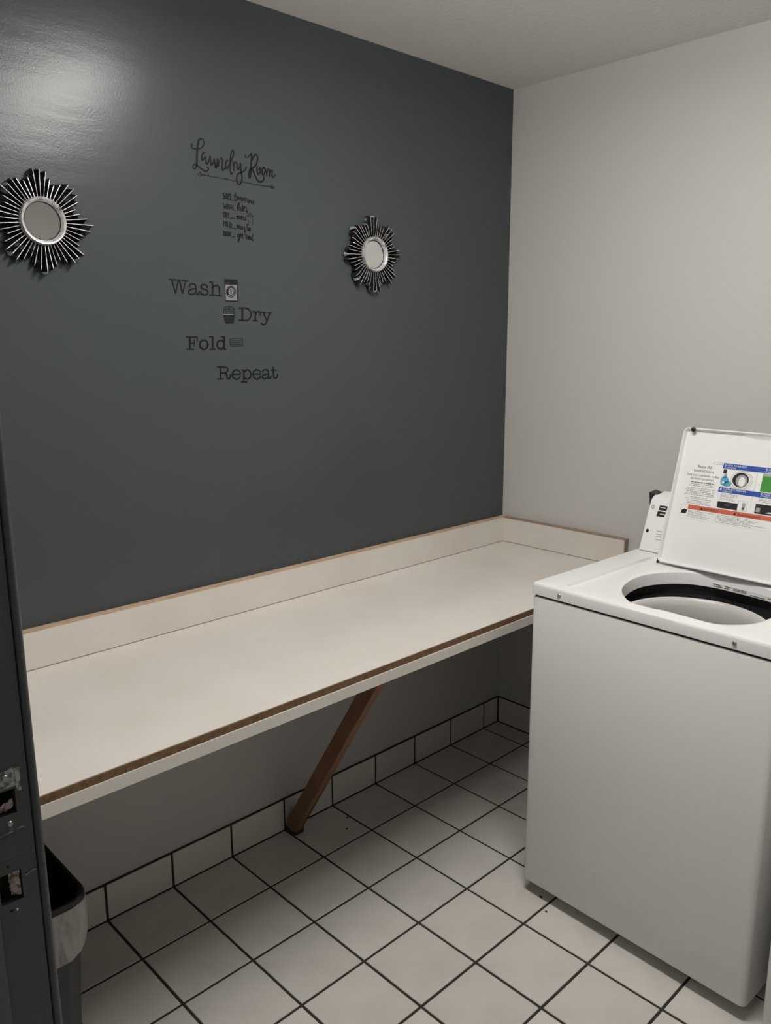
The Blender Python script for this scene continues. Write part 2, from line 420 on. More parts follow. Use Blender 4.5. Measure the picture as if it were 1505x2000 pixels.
# washer-local frame: origin at the left front bottom corner on the floor; x to the wall, y = -s to the right
WX, WY = -0.800, -0.7245
WW, WD, WHt = 0.650, 0.695, 0.920
open_w = [(-.712,-.985),(-.716,-1.025),(-.703,-1.055),(-.706,-1.12),(-.706,-1.175),(-.690,-1.205),(-.645,-1.240),(-.58,-1.252),(-.50,-1.250),(-.43,-1.235),
          (-.362,-1.20),(-.339,-1.13),(-.332,-1.04),(-.333,-.985),(-.348,-.938),(-.385,-.896),(-.440,-.866),(-.50,-.857),(-.57,-.868),(-.63,-.893),(-.675,-.93),(-.70,-.96)]
open_l = [(x+0.775, y+0.711) for x, y in open_w]

def text_geo(bm, body, s, h, size, mi, align='LEFT', z=0.0):
    """built-in font lettering as flat faces in (s,h) label space"""
    cu = bpy.data.curves.new('t', 'FONT'); cu.body = body; cu.size = size; cu.align_x = align; cu.resolution_u = 2
    ob = bpy.data.objects.new('t', cu); COL.objects.link(ob)
    bpy.context.view_layer.update()
    me = ob.to_mesh()
    vs = [bm.verts.new((s+q.co.x, h+q.co.y, z)) for q in me.vertices]
    for p in me.polygons:
        try:
            fc = bm.faces.new([vs[i] for i in p.vertices]); fc.material_index = mi
        except ValueError: pass
    ob.to_mesh_clear(); bpy.data.objects.remove(ob); bpy.data.curves.remove(cu)
def quad(bm, s0, s1, h0, h1, mi, z, sk=0.0):
    fc = bm.faces.new([bm.verts.new(q) for q in ((s0, h0, z), (s1, h0, z), (s1+sk, h1, z), (s0+sk, h1, z))]); fc.material_index = mi
def disc(bm, cs, ch, rs, rh, mi, z, n=24, inner=0.0):
    if inner:
        a = [bm.verts.new((cs+rs*math.cos(t*2*math.pi/n), ch+rh*math.sin(t*2*math.pi/n), z)) for t in range(n)]
        b = [bm.verts.new((cs+rs*inner*math.cos(t*2*math.pi/n), ch+rh*inner*math.sin(t*2*math.pi/n), z)) for t in range(n)]
        for i in range(n):
            fc = bm.faces.new((a[i], a[(i+1) % n], b[(i+1) % n], b[i])); fc.material_index = mi
    else:
        fc = bm.faces.new([bm.verts.new((cs+rs*math.cos(t*2*math.pi/n), ch+rh*math.sin(t*2*math.pi/n), z)) for t in range(n)]); fc.material_index = mi

def instruction_label():
    """printed sheet under the lid, flat print in (s along lid width, h from hinge)"""
    bm = bmesh.new(); Z1, Z2, Z3 = 0.0003, 0.0005, 0.0007
    PW, BL, OR, BK, GY, GN, CY = range(7)
    quad(bm, 0.036, 0.395, 0.142, 0.313, PW, 0.0001)
    # left column
    text_geo(bm, 'Read All', 0.082, 0.2905, 0.0125, BK, 'CENTER', Z1)
    text_geo(bm, 'Instructions', 0.082, 0.2790, 0.0125, BK, 'CENTER', Z1)
    text_geo(bm, 'Lea con cuidado todas', 0.082, 0.2665, 0.0104, BK, 'CENTER', Z1)
    text_geo(bm, 'las instrucciones.', 0.082, 0.2565, 0.0104, BK, 'CENTER', Z1)
    quad(bm, 0.105, 0.130, 0.3055, 0.3125, GY, Z1); quad(bm, 0.106, 0.129, 0.3065, 0.3115, PW, Z2)
    rnd = random.Random(3)
    def lines(s0, s1, hs, thick, mi, centre=True, short=0.25):
        for h in hs:
            a, b = s0, s1 - (s1-s0)*rnd.uniform(0, short)
            if centre:
                o_ = (s1-b)/2; a += o_; b += o_
            x = a
            while x < b:
                w = rnd.uniform(0.004, 0.011); quad(bm, x, min(x+w, b), h, h+thick, mi, Z1); x += w+0.0016
    lines(0.045, 0.125, [0.2475], 0.0022, BK, short=0.6)
    lines(0.040, 0.125, [0.2425, 0.2375], 0.0020, GY)
    lines(0.037, 0.128, [0.2305, 0.2255, 0.2205, 0.2160, 0.2115], 0.0021, GY, short=0.12)
    lines(0.043, 0.120, [0.2050, 0.2005, 0.1950, 0.1905, 0.1865], 0.0018, GY, short=0.4)
    # blue step bars
    quad(bm, 0.134, 0.395, 0.297, 0.312, BL, Z1); quad(bm, 0.134, 0.395, 0.230, 0.244, BL, Z1)
    for n, s0, h0, a, b in (('1', 0.137, 0.297, 'ADD TO BASKET', 'AGREGUE'), ('2', 0.250, 0.297, 'ADD DETERGENT', 'AGREGUE'), ('4', 0.137, 0.230, 'COMPLETE WASHER', 'COMPLETE'), ('5', 0.250, 0.230, 'PRESS START', 'PRESIONE')):
        text_geo(bm, n, s0, h0+0.0028, 0.0140, PW, z=Z2)
        text_geo(bm, a, s0+0.0085, h0+0.0075, 0.0072, PW, z=Z2)
        text_geo(bm, b, s0+0.0085, h0+0.0018, 0.0056, PW, z=Z2)
    # step 1 picture: detergent splash and wash basket
    quad(bm, 0.137, 0.232, 0.2462, 0.2955, GY, Z1); quad(bm, 0.1378, 0.2312, 0.2470, 0.2947, PW, Z1+0.00005)
    for r_ in (0.031, 0.0265): disc(bm, 0.193, 0.270, r_, r_*0.80, GY, Z2, inner=0.96)
    disc(bm, 0.190, 0.270, 0.0225, 0.0205, BK, Z2); disc(bm, 0.193, 0.268, 0.0165, 0.0165, GY, Z3); disc(bm, 0.194, 0.266, 0.009, 0.013, PW, Z3+0.0001)
    quad(bm, 0.138, 0.147, 0.283, 0.2955, BK, Z2); disc(bm, 0.146, 0.262, 0.012, 0.0135, CY, Z2); disc(bm, 0.155, 0.255, 0.012, 0.0085, CY, Z2); quad(bm, 0.141, 0.149, 0.270, 0.282, CY, Z2, 0.001)
    disc(bm, 0.143, 0.258, 0.0035, 0.0035, PW, Z3)
    # step 2: green soap
    quad(bm, 0.247, 0.295, 0.246, 0.288, GN, Z1); quad(bm, 0.247, 0.280, 0.288, 0.2955, GY, Z1); quad(bm, 0.277, 0.300, 0.248, 0.280, GY, Z2); quad(bm, 0.279, 0.298, 0.250, 0.278, GN, Z3)
    # step 4: washer console sketch
    lines(0.143, 0.200, [0.2255, 0.2215, 0.2175, 0.2135, 0.2095], 0.0015, GY, False, 0.5)
    quad(bm, 0.139, 0.196, 0.186, 0.2045, BK, Z1); text_geo(bm, 'START', 0.1665, 0.1945, 0.0050, GY, 'CENTER', Z2)
    quad(bm, 0.196, 0.222, 0.1855, 0.2135, GY, Z1); quad(bm, 0.1968, 0.2212, 0.1863, 0.2127, PW, Z2)
    quad(bm, 0.208, 0.217, 0.188, 0.209, GY, Z3); quad(bm, 0.2105, 0.2145, 0.191, 0.196, BK, Z3+0.0001)
    quad(bm, 0.136, 0.1366, 0.186, 0.229, GY, Z1); quad(bm, 0.231, 0.2315, 0.197, 0.229, GY, Z1)
    # step 5
    lines(0.249, 0.330, [0.2255, 0.2215, 0.2175], 0.0015, GY, False)
    quad(bm, 0.244, 0.330, 0.1855, 0.2120, BK, Z1); quad(bm, 0.247, 0.258, 0.190, 0.202, GY, Z2); quad(bm, 0.272, 0.300, 0.190, 0.194, PW, Z2, 0.012)
    # warning strip
    quad(bm, 0.036, 0.0365, 0.148, 0.182, GY, Z1); quad(bm, 0.036, 0.058, 0.1815, 0.182, GY, Z1); quad(bm, 0.036, 0.058, 0.148, 0.1484, GY, Z1)
    for k, hh in enumerate((0.010, 0.013, 0.012)): quad(bm, 0.0385+0.005*k, 0.0445+0.005*k, 0.156, 0.156+hh, BK, Z1, 0.002)
    quad(bm, 0.057, 0.395, 0.170, 0.183, OR, Z1)
    text_geo(bm, 'WARNING', 0.118, 0.1722, 0.0108, BK, 'CENTER', Z2); text_geo(bm, 'Avertissement', 0.232, 0.1722, 0.0108, BK, 'CENTER', Z2)
    for sx in (0.094, 0.189):
        fc = bm.faces.new([bm.verts.new(q) for q in ((sx, 0.1725, Z2), (sx+0.008, 0.1725, Z2), (sx+0.004, 0.1805, Z2))]); fc.material_index = BK
    quad(bm, 0.1415, 0.1421, 0.146, 0.183, GY, Z2)
    lines(0.060, 0.138, [0.1650, 0.1615, 0.1580, 0.1545, 0.1510, 0.1470], 0.0015, GY, False, 0.5)
    lines(0.145, 0.290, [0.1650, 0.1612, 0.1574, 0.1536, 0.1498, 0.1455], 0.0016, GY, False, 0.45)
    return bm

def make_washer(label, loc, tilt, group, printed=True):
    """top-loading washer; origin on the floor at its left front corner"""
    t = thing('washing_machine', label, 'washing machine', loc, group)
    # cabinet: four panels with rounded vertical corners, open top
    out = rounded_rect(0, WD, -WW, 0, 0.016, 5)
    inn = rounded_rect(0.004, WD-0.004, -WW+0.004, -0.004, 0.013, 5)
    bm = bmesh.new()
    L = loft(bm, [[(x, y, 0.036) for x, y in inn], [(x, y, 0.030) for x, y in inn], [(x, y, 0.030) for x, y in out], [(x, y, 0.034) for x, y in out],
                  [(x, y, 0.879) for x, y in out], [(x+(0.003 if x < 0.3 else -0.003), y+(0.003 if y < -0.3 else -0.003), 0.883) for x, y in out],
                  [(x, y, 0.883) for x, y in inn], [(x, y, 0.870) for x, y in inn]])
    bm.faces.new(L[0]); 
    from_bm('cabinet', bm, 'cabinet', t, 50)
    # dark seam under the top panel
    bm = bmesh.new(); r3 = rounded_rect(0.006, WD-0.006, -WW+0.006, -0.006, 0.012, 5); r4 = rounded_rect(0.02, WD-0.02, -WW+0.02, -0.02, 0.01, 5)
    loft(bm, [[(x, y, 0.8695) for x, y in r3], [(x, y, 0.8905) for x, y in r3], [(x, y, 0.8905) for x, y in r4], [(x, y, 0.8695) for x, y in r4], [(x, y, 0.8695) for x, y in r3]])
    from_bm('seam_gasket', bm, 'blackplastic', t)
    for fx, fy in ((0.11, -0.07), (0.11, -WW+0.07), (WD-0.07, -0.07), (WD-0.07, -WW+0.07)):
        bm = bmesh.new(); bmesh.ops.create_cone(bm, cap_ends=True, segments=16, radius1=0.022, radius2=0.016, depth=0.040)
        bmesh.ops.translate(bm, vec=(fx, fy, 0.0082), verts=bm.verts); from_bm('foot', bm, 'rubber', t, 40)
    # top panel with the loading opening
    c = Vector((0.24, -0.345))
    op = [tuple(q) for q in smooth_closed(open_l, 96)]
    rect_o = rounded_rect(-0.001, WD+0.001, -WW-0.001, 0.001, 0.010, 4)
    rect_i = rounded_rect(0.007, WD-0.007, -WW+0.007, -0.007, 0.006, 4)
    rec_o = rounded_rect(0.036, 0.476, -0.572, -0.078, 0.02, 4)
    rec_i = rounded_rect(0.040, 0.472, -0.569, -0.081, 0.017, 4)
    angs = sorted(set([round(k*2*math.pi/120, 5) for k in range(120)] + [round(math.atan2(y-c.y, x-c.x) % (2*math.pi), 5) for x, y in rect_o+rec_o]))
    def loop(pl, z, shrink=0.0):
        res = []
        for a in angs:
            p = ray_outline(pl, c, a)
            if shrink:
                d = (p-c); p = c + d*(1-shrink/d.length)
            res.append((p.x, p.y, z))
        return res
    bm = bmesh.new()
    loft(bm, [loop(rect_i, 0.889, 0.004), loop(rect_o, 0.889), loop(rect_o, 0.912), loop(rect_o, 0.9165, 0.0012), loop(rect_o, 0.9195, 0.0045), loop(rect_o, WHt, 0.009),
              loop(rec_o, WHt), loop(rec_i, WHt-0.0075), loop(op, WHt-0.008, -0.012), loop(op, WHt-0.0092, -0.004), loop(op, WHt-0.0125, 0.0), loop(op, WHt-0.030, 0.003), loop(op, WHt-0.044, 0.004), loop(op, WHt-0.045, 0.000)])
    from_bm('top_panel', bm, 'enamel', t, 32)
    # tub ring and basket
    def ring(r, z, n=56): return [(0.222+r*math.cos(k*2*math.pi/n), -0.345+r*math.sin(k*2*math.pi/n), z) for k in range(n)]
    def oval(r, z, n=56): return [(0.235+1.02*r*math.cos(k*2*math.pi/n), -0.345+1.06*r*math.sin(k*2*math.pi/n), z) for k in range(n)]
    bm = bmesh.new(); loft(bm, [oval(0.222, 0.8745), oval(0.222, 0.846), ring(0.186, 0.838), ring(0.186, 0.80)]); from_bm('tub_ring', bm, 'blackplastic', t, 40)
    bm = bmesh.new(); L = loft(bm, [ring(0.184, 0.800), ring(0.184, 0.848), ring(0.180, 0.853), ring(0.172, 0.852), ring(0.167, 0.846), ring(0.165, 0.830), ring(0.165, 0.80), ring(0.172, 0.78), ring(0.195, 0.76), ring(0.195, 0.47), ring(0.17, 0.44), ring(0.05, 0.45)]); bm.faces.new(L[-1])
    from_bm('basket', bm, 'basket', t, 40)
    # front screws
    for sy in (0.089, 0.553): screw('screw', (-0.0025, -sy, 0.903), 0.0055, '-x', lambda o: (setattr(o, 'parent', t), o)[1])
    # console at the back
    cons = extrude('console', [(0.508, WHt+0.001), (0.563, 1.071), (0.580, 1.083), (0.640, 1.088), (0.640, WHt+0.001)], 'y', -0.014, -WW+0.014, 'enamel', t, bev=0.002)
    v = [(x, y, z+dz) for y, dz in ((0.005, 0.0), (-0.055, -0.012)) for x, z in ((0.596, 1.020), (0.582, 1.0885), (0.622, 1.0915), (0.630, 1.020))]
    raw('end_cap', v, [(0, 1, 2, 3), (7, 6, 5, 4), (0, 4, 5, 1), (1, 5, 6, 2), (2, 6, 7, 3), (3, 7, 4, 0)], 'blackplastic', t)
    extrude('console_back_cover', [(0.6405, WHt+0.001), (0.6405, 1.080), (0.668, 1.080), (0.680, WHt+0.001)], 'y', -0.02, -WW+0.02, 'blackplastic', t, bev=0.002)
    # console print: local (s right, u up the slope)
    d = Vector((0.055, 0, 0.150)).normalized(); nrm = Vector((-d.z, 0, d.x)); o0 = Vector((0.508, -0.014, WHt+0.001)) + nrm*0.0006
    PW, BK, GY = 0, 1, 2
    def print_on(name, fn):
        bm = bmesh.new(); fn(bm)
        for q in bm.verts: q.co = o0 + Vector((0, -q.co.x, 0)) + d*q.co.y + nrm*q.co.z
        return from_bm(name, bm, ['pwhite', 'pblack', 'pgrey'], cons)
    def logo(bm):
        quad(bm, 0.030, 0.056, 0.112, 0.146, BK, 0.0, 0.004); quad(bm, 0.028, 0.061, 0.1275, 0.1310, PW, 0.0001); quad(bm, 0.036, 0.056, 0.1385, 0.1405, PW, 0.0001); quad(bm, 0.040, 0.056, 0.1185, 0.1210, PW, 0.0001)
    print_on('logo_badge', logo)
    print_on('ring_mark', lambda bm: disc(bm, 0.0125, 0.138, 0.0055, 0.0065, GY, 0, inner=0.6))
    print_on('indicator_dot', lambda bm: disc(bm, 0.013, 0.063, 0.0048, 0.0058, BK, 0))
    for k in range(4): print_on('printed_line', lambda bm: quad(bm, 0.044, 0.068-0.002*(k % 2), 0.066-0.0085*k, 0.0680-0.0085*k, GY, 0))
    # lid: pressed tray seen from inside, hinged at the back of the opening
    HX, HY, HZ = 0.437, -0.118, WHt-0.006
    R = Matrix.Translation((HX, HY, HZ)) @ Matrix.Rotation(math.radians(tilt), 4, 'Y')
    def T(s, h, n): return R @ Vector((-n, -s, h))          # n: out of the lid's inner face
    LW, LH = 0.414, 0.403
    def lid_loop(inset, n, wave=0.0, r=0.016, hb=0.004):
        pts = []
        for s, h in rounded_rect(inset, LW-inset, hb+inset, LH-inset, max(r-inset, 0.003), 6):
            if h > LH*0.75 and wave:
                u = min(max((s-0.165)/0.05, 0), 1); h -= wave*(u*u*(3-2*u))
            pts.append((s, h, n))
        return pts
    # more points along the top edge for the finger dip
    def dense(lp):
        res = []
        for a, b in zip(lp, lp[1:]+lp[:1]):
            k = 14 if (Vector(a)-Vector(b)).length > 0.2 else 1
            for i in range(k): res.append(tuple(Vector(a).lerp(Vector(b), i/k)))
        return res
    def dl(inset, n, wave=0.0):
        lp = dense(lid_loop(inset, n)); res = []
        for s, h, nn in lp:
            if wave and h > LH*0.8:
                u = min(max((s-0.165)/0.05, 0), 1); h -= wave*(u*u*(3-2*u))
            res.append(T(s, h, nn))
        return res
    bm = bmesh.new()
    L = loft(bm, [dl(0.004, -0.013), dl(0.0008, -0.011), dl(0, -0.008), dl(0, 0.0085), dl(0.0015, 0.0105), dl(0.004, 0.0105), dl(0.0052, 0.0085), dl(0.0085, 0.0006, 0.008), dl(0.012, 0.0, 0.008)])
    bm.faces.new(L[0]); bm.faces.new(L[-1])
    lid = from_bm('lid', bm, 'enamel', t, 38)
    bm = bmesh.new(); bmesh.ops.create_uvsphere(bm, u_segments=16, v_segments=10, radius=0.0068)
    bmesh.ops.translate(bm, vec=T(0.031, 0.397, 0.0125), verts=bm.verts); from_bm('bumper', bm, 'rubber', lid, 60)
    for s0 in (-0.006, LW+0.001):
        for h0, h1, w in ((-0.004, 0.018, 0.005), (0.02, 0.045, 0.003)):
            bm = bmesh.new(); add_box(bm, (s0, h0, -0.012), (s0+w, h1, -0.004))
            for q in bm.verts: q.co = T(q.co.x, q.co.y, q.co.z)
            from_bm('hinge', bm, 'blackplastic', lid)
    if printed:
        bm = instruction_label()
        for q in bm.verts: q.co = T(q.co.x, q.co.y, q.co.z+0.0003)
        lb = from_bm('instruction_label', bm, ['pwhite', 'pblue', 'porange', 'pblack', 'pgrey', 'pgreen', 'pcyan'], lid)
        lb['label'] = 'white printed instruction label with blue and orange bars'
        # serial label on the rear wall of the opening
        bm = bmesh.new(); rnd = random.Random(5)
        quad(bm, 0, 0.20, 0, 0.013, 0, 0)
        s = 0.012
        for a, b, hh in ((0.004, 0.03, 0.004), (0.036, 0.05, 0.004), (0.11, 0.15, 0.002), (0.004, 0.024, 0.009), (0.038, 0.052, 0.009), (0.16, 0.175, 0.006)):
            quad(bm, a, b, hh, hh+0.002, 1, 0.0002)
        s = 0.062
        while s < 0.100: w = rnd.uniform(0.0006, 0.0018); quad(bm, s, s+w, 0.003, 0.011, 1, 0.0002); s += w+rnd.uniform(0.0006, 0.0014)
        # follow the rear wall of the opening
        rear = sorted([q for q in op if q[0] > 0.36], key=lambda q: -q[1])
        def rear_x(y):
            for a, b in zip(rear, rear[1:]):
                if b[1] <= y <= a[1]: return a[0]+(b[0]-a[0])*(y-a[1])/(b[1]-a[1])
            return rear[-1][0]
        bmesh.ops.subdivide_edges(bm, edges=[e for e in bm.edges if e.calc_length() > 0.1], cuts=12, use_grid_fill=True)
        for q in bm.verts:
            y = -0.285-q.co.x; q.co = (rear_x(y)-0.0056-q.co.z, y, WHt-0.0425+q.co.y)
        from_bm('serial_label', bm, ['pwhite', 'pblack'], t)
    return t
w1 = make_washer('white top-loading washing machine with its lid standing open', (WX, WY, 0.012), 15.9, 'washing machines')
w1.rotation_euler.z = math.radians(-1.7)
make_washer('white laundry machine with a closed lid, standing next to the open-lidded washer', (-0.845, -1.420, 0.012), -88.6, 'washing machines', printed=False)

# ------------------------------------------------------------------ waste bin with liner
wb_ = thing('waste_bin', 'black plastic waste bin with a white liner folded over its rim', 'waste bin', (-2.09, -0.345, 0))
def bin_loop(z, grow=0.0):
    k = z/0.50
    hx_, hy_ = 0.090+0.023*k+grow, 0.158+0.027*k+grow
    return [(x, y, z) for x, y in rounded_rect(-hx_, hx_, -hy_, hy_, 0.045, 7)]
bm = bmesh.new()
L = loft(bm, [bin_loop(0.001, -0.004), bin_loop(0.006), bin_loop(0.478), bin_loop(0.480, 0.006), bin_loop(0.496, 0.007), bin_loop(0.500, 0.004), bin_loop(0.500, -0.001), bin_loop(0.492, -0.003), bin_loop(0.012, -0.003)])
bm.faces.new(L[0]); bm.faces.new(L[-1]); from_bm('bin_body', bm, 'bin', wb_, 45)
bm = bmesh.new(); rnd = random.Random(11)
lps = []
for k, (z, g) in enumerate(((0.4905, 0.0082), (0.474, 0.0088), (0.450, 0.009), (0.425, 0.010), (0.402, 0.011), (0.385, 0.009))):
    lp = bin_loop(z, g)
    lps.append([(x*(1+rnd.uniform(-.012, .012)), y*(1+rnd.uniform(-.008, .008)), z + (0.012*math.sin(i*0.45+0.6)+rnd.uniform(-.003, .003))*(k/5.0)*(1 if k else 0)) for i, (x, y, z) in enumerate(lp)])
loft(bm, lps); from_bm('bin_liner', bm, 'bag', wb_, 80)

# ------------------------------------------------------------------ sunburst mirrors
def sunburst(label, x, z, seed, rot):
    rnd = random.Random(seed)
    t = thing('sunburst_mirror', label, 'mirror', (x, 0, z), 'sunburst mirrors on the charcoal wall')
    # backing
    n = 40
    def ringc(r, y): return [(r*math.cos(a*2*math.pi/n), y, r*math.sin(a*2*math.pi/n)) for a in range(n)]
    bm = bmesh.new(); L = loft(bm, [ringc(0.060, -0.0008), ringc(0.060, -0.012), ringc(0.040, -0.013)]); bm.faces.new(L[0]); bm.faces.new(L[-1]); from_bm('backing', bm, 'rayblack', t)
    NR = 48
    for k in range(NR):
        a = 2*math.pi*k/NR + rot
        ph = (k % 6)
        Lr = {0: 0.120, 1: 0.114, 5: 0.112, 2: 0.101, 4: 0.103, 3: 0.094}[ph] + rnd.uniform(-0.006, 0.003)
        if k % 12 == 6: Lr -= 0.008
        wide = ph in (0, 1, 5)
        r0, r1 = 0.050, Lr
        w0, w1 = 0.0030, (0.0078 if wide else 0.0056)
        rid0, rid1 = 0.0005, 0.0008
        hb, ht0, ht1 = 0.003, 0.022, (0.026 if wide else 0.020)
        tip = 0.006 if wide else 0.005
        # local: u radial, w tangential, h out of the wall
        P = [(r0, -w0, hb), (r0, w0, hb), (r0, -rid0, ht0), (r0, rid0, ht0),
             (r1-tip, -w1, hb), (r1-tip, w1, hb), (r1-tip, -rid1, ht1), (r1-tip, rid1, ht1), (r1, 0, hb+0.004), (r1-0.001, 0, ht1-0.003)]
        F = [((2, 6, 7, 3), 0), ((0, 4, 6, 2), 1), ((1, 3, 7, 5), 1), ((0, 2, 3, 1), 1), ((0, 1, 5, 4), 1), ((4, 8, 9, 6), 2), ((5, 7, 9, 8), 2), ((6, 9, 7), 0), ((4, 5, 8), 1)]
        ca, sa = math.cos(a), math.sin(a)
        V = [(u*ca - w*sa, -h, u*sa + w*ca) for u, w, h in P]
        raw('ray', V, [q for q, _ in F], ['silver', 'rayblack', 'silver' if ph == 0 else 'rayblack'], t, [m for _, m in F])
    bm = bmesh.new()
    loft(bm, [ringc(0.0485, -0.012), ringc(0.0525, -0.016), ringc(0.0530, -0.026), ringc(0.0505, -0.031), ringc(0.0470, -0.0305), ringc(0.0440, -0.027), ringc(0.0425, -0.0225), ringc(0.0422, -0.018)])
    from_bm('ring_frame', bm, 'silver', t, 50)
    bm = bmesh.new(); loft(bm, [ringc(0.0428, -0.0175), ringc(0.0428, -0.0200), ringc(0.0405, -0.0206)])
    from_bm('dark_lip', bm, 'rayblack', t, 50)  # black inner edge between the ring frame and the glass
    bm = bmesh.new(); vs = [bm.verts.new(q) for q in ringc(0.0423, -0.0195)]; vb = [bm.verts.new(q) for q in ringc(0.0423, -0.0165)]
    bm.faces.new(vs); bm.faces.new(vb)
    for i in range(n): bm.faces.new((vs[i], vs[(i+1) % n], vb[(i+1) % n], vb[i]))
    from_bm('mirror_glass', bm, 'mirror', t)
    return t
sunburst('silver sunburst mirror beside the glare patch, at the doorway end of the charcoal wall', -1.742, 1.835, 3, math.pi/2)
sunburst('silver sunburst mirror on the charcoal wall nearest the room corner', -0.710, 1.829, 8, math.pi/2+0.05)

# ------------------------------------------------------------------ wall lettering (thin vinyl, traced onto the wall plane)
def catmull(pts, per=6):
    if len(pts) < 3: return [Vector(p) for p in pts]
    P = [Vector(p) for p in pts]; P = [2*P[0]-P[1]] + P + [2*P[-1]-P[-2]]
    out = []
    for k in range(1, len(P)-2):
        p0, p1, p2, p3 = P[k-1:k+3]
        for i in range(per):
            u = i/per
            out.append(0.5*((2*p1)+(p2-p0)*u+(2*p0-5*p1+4*p2-p3)*u*u+(3*p1-p0-3*p2+p3)*u**3))
    out.append(P[-2]); return out
LAYER = [0]
def stroke(bm, zoom, pts, width, curve=True, mi=0):
    """ribbon of vinyl: pts and width in the zoomed photo's pixels"""
    x0, y0, sc = zoom
    P = catmull(pts) if curve else [Vector(p) for p in pts]
    Q = [Vector(on_wall(x0+p.x*sc, y0+p.y*sc)) for p in P]
    ppm = FPX/((Vector((Q[0].x, 0, Q[0].y))-CAM).dot(fwd))
    hw = width*sc/ppm*0.5*1.13
    LAYER[0] += 1
    yf = -0.0006 - (LAYER[0] % 12)*0.000012; yb = -0.0002
    A, B = [], []
    n = len(Q)
    for i, q in enumerate(Q):
        d = (Q[min(i+1, n-1)]-Q[max(i-1, 0)])
        if d.length < 1e-9: d = Vector((1, 0))
        d.normalize(); nn = Vector((-d.y, d.x))
        k = 1.0
        e = q.copy()
        if i == 0: e = q - d*hw*0.5
        if i == n-1: e = q + d*hw*0.5
        A.append(e+nn*hw*k); B.append(e-nn*hw*k)
    def V(p, y): return bm.verts.new((p.x, y, p.y))
    a = [V(p, yf) for p in A]; b = [V(p, yf) for p in B]; c = [V(p, yb) for p in A]; e = [V(p, yb) for p in B]
    for i in range(n-1):
        for q in ((a[i], a[i+1], b[i+1], b[i]), (a[i], c[i], c[i+1], a[i+1]), (b[i], b[i+1], e[i+1], e[i])):
            bm.faces.new(q).material_index = mi
    bm.faces.new((a[0], b[0], e[0], c[0])).material_index = mi; bm.faces.new((a[-1], c[-1], e[-1], b[-1])).material_index = mi
def fillpoly(bm, zoom, pts, mi, y=-0.0004):
    x0, y0, sc = zoom
    vs = []
    for p in pts:
        q = on_wall(x0+p[0]*sc, y0+p[1]*sc); vs.append(bm.verts.new((q[0], y, q[1])))
    bm.faces.new(vs).material_index = mi
def ell(cx, cy, rx, ry, n=12, a0=0):
    return [(cx+rx*math.cos(a0+k*2*math.pi/n), cy+ry*math.sin(a0+k*2*math.pi/n)) for k in range(n+1)]
def strokes(bm, zoom, items):
    for it in items:
        w, pts = it[0], it[1]
        stroke(bm, zoom, pts, w, curve=len(pts) > 2 and (len(it) < 3))
def decal_part(name, items, mats='vinyl', parent=None):
    bm = bmesh.new()
    for zoom, its in items: strokes(bm, zoom, its)
    me = bpy.data.meshes.new(name); bm.to_mesh(me); bm.free()
    return link(name, me, parent, mats)
def at_base(t, px, py):
    q = on_wall(px, py); t.location = (q[0], 0, q[1])
def reparent(o, t):
    o.parent = t; o.matrix_parent_inverse = Matrix.Translation(-Vector(t.location))

Z6 = (370, 260, 90/1505); Z7 = (450, 290, 100/1505)
laundry6 = [(62, [(365,185),(305,235),(265,380),(250,520),(240,700),(237,900),(237,1040)]),
  (34, [(110,400),(75,350),(50,400),(60,460),(130,505),(240,512),(360,490),(440,420),(475,300),(430,210),(365,185)]),
  (44, [(237,1030),(190,1150),(130,1150),(115,1070),(160,1020),(240,1050),(330,1120),(420,1190),(510,1240),(580,1230),(615,1160),(585,1115)]),
  (52, [(495,625),(430,670),(395,770),(410,880),(470,830),(520,770)]), (44, [(515,765),(525,900),(550,1010),(600,960),(640,850),(672,745)]),
  (48, [(672,745),(680,900),(705,1040),(760,970),(810,850)]), (46, [(812,855),(830,1000),(850,1140),(890,1060),(912,850)]),
  (46, [(912,840),(930,960),(945,1080)]), (44, [(945,1000),(990,870),(1040,820),(1080,880),(1065,1050),(1060,1180),(1090,1220),(1140,1160),(1180,1070)]),
  (48, [(1250,890),(1190,940),(1175,1060),(1215,1160),(1280,1080),(1335,960)]),
  (42, [(1335,940),(1400,800),(1440,680),(1430,580),(1390,570),(1350,680),(1330,850),(1325,1050),(1325,1230),(1350,1340),(1400,1300)])]
laundry7 = [(40, [(75,390),(85,500),(95,650)]), (36, [(95,520),(130,420),(160,410),(190,450)]), (40, [(190,450),(195,560),(220,620),(265,540),(290,440)]),
  (42, [(290,440),(305,600),(325,760),(335,880),(310,1000),(265,1055),(205,1020),(180,920),(190,800),(230,740),(300,715),(370,680),(430,620),(460,550)])]
room7 = [(30, [(445,190),(430,230),(460,265),(520,240),(585,175)]), (48, [(607,150),(612,300),(602,450),(597,600),(592,720),(575,840),(545,850),(530,780),(550,680),(585,600)]),
  (44, [(640,330),(680,230),(740,180),(790,240),(790,340),(750,470),(690,550),(620,590)]), (46, [(640,620),(690,720),(740,840),(790,930),(860,985),(940,960),(980,890),(970,840)]),
  (44, [(790,530),(775,620),(785,710),(820,760),(870,700),(885,620),(860,580),(830,640)]), (46, [(970,560),(930,620),(925,720),(960,780),(1010,700),(1020,620),(970,560)]),
  (40, [(1050,660),(1055,740),(1065,815)]), (40, [(1065,700),(1100,620),(1135,620),(1140,720),(1135,820)]), (40, [(1145,720),(1190,650),(1225,660),(1215,770),(1225,840),(1270,820),(1310,780)])]
arrow6 = [(24, [(480,1368),(660,1402),(900,1450),(1250,1500)]), (44, [(325,1290),(420,1360),(500,1375)]), (40, [(325,1410),(415,1360)]), (44, [(262,1345),(288,1345)]), (20, [(560,1390),(640,1370),(655,1440)])]
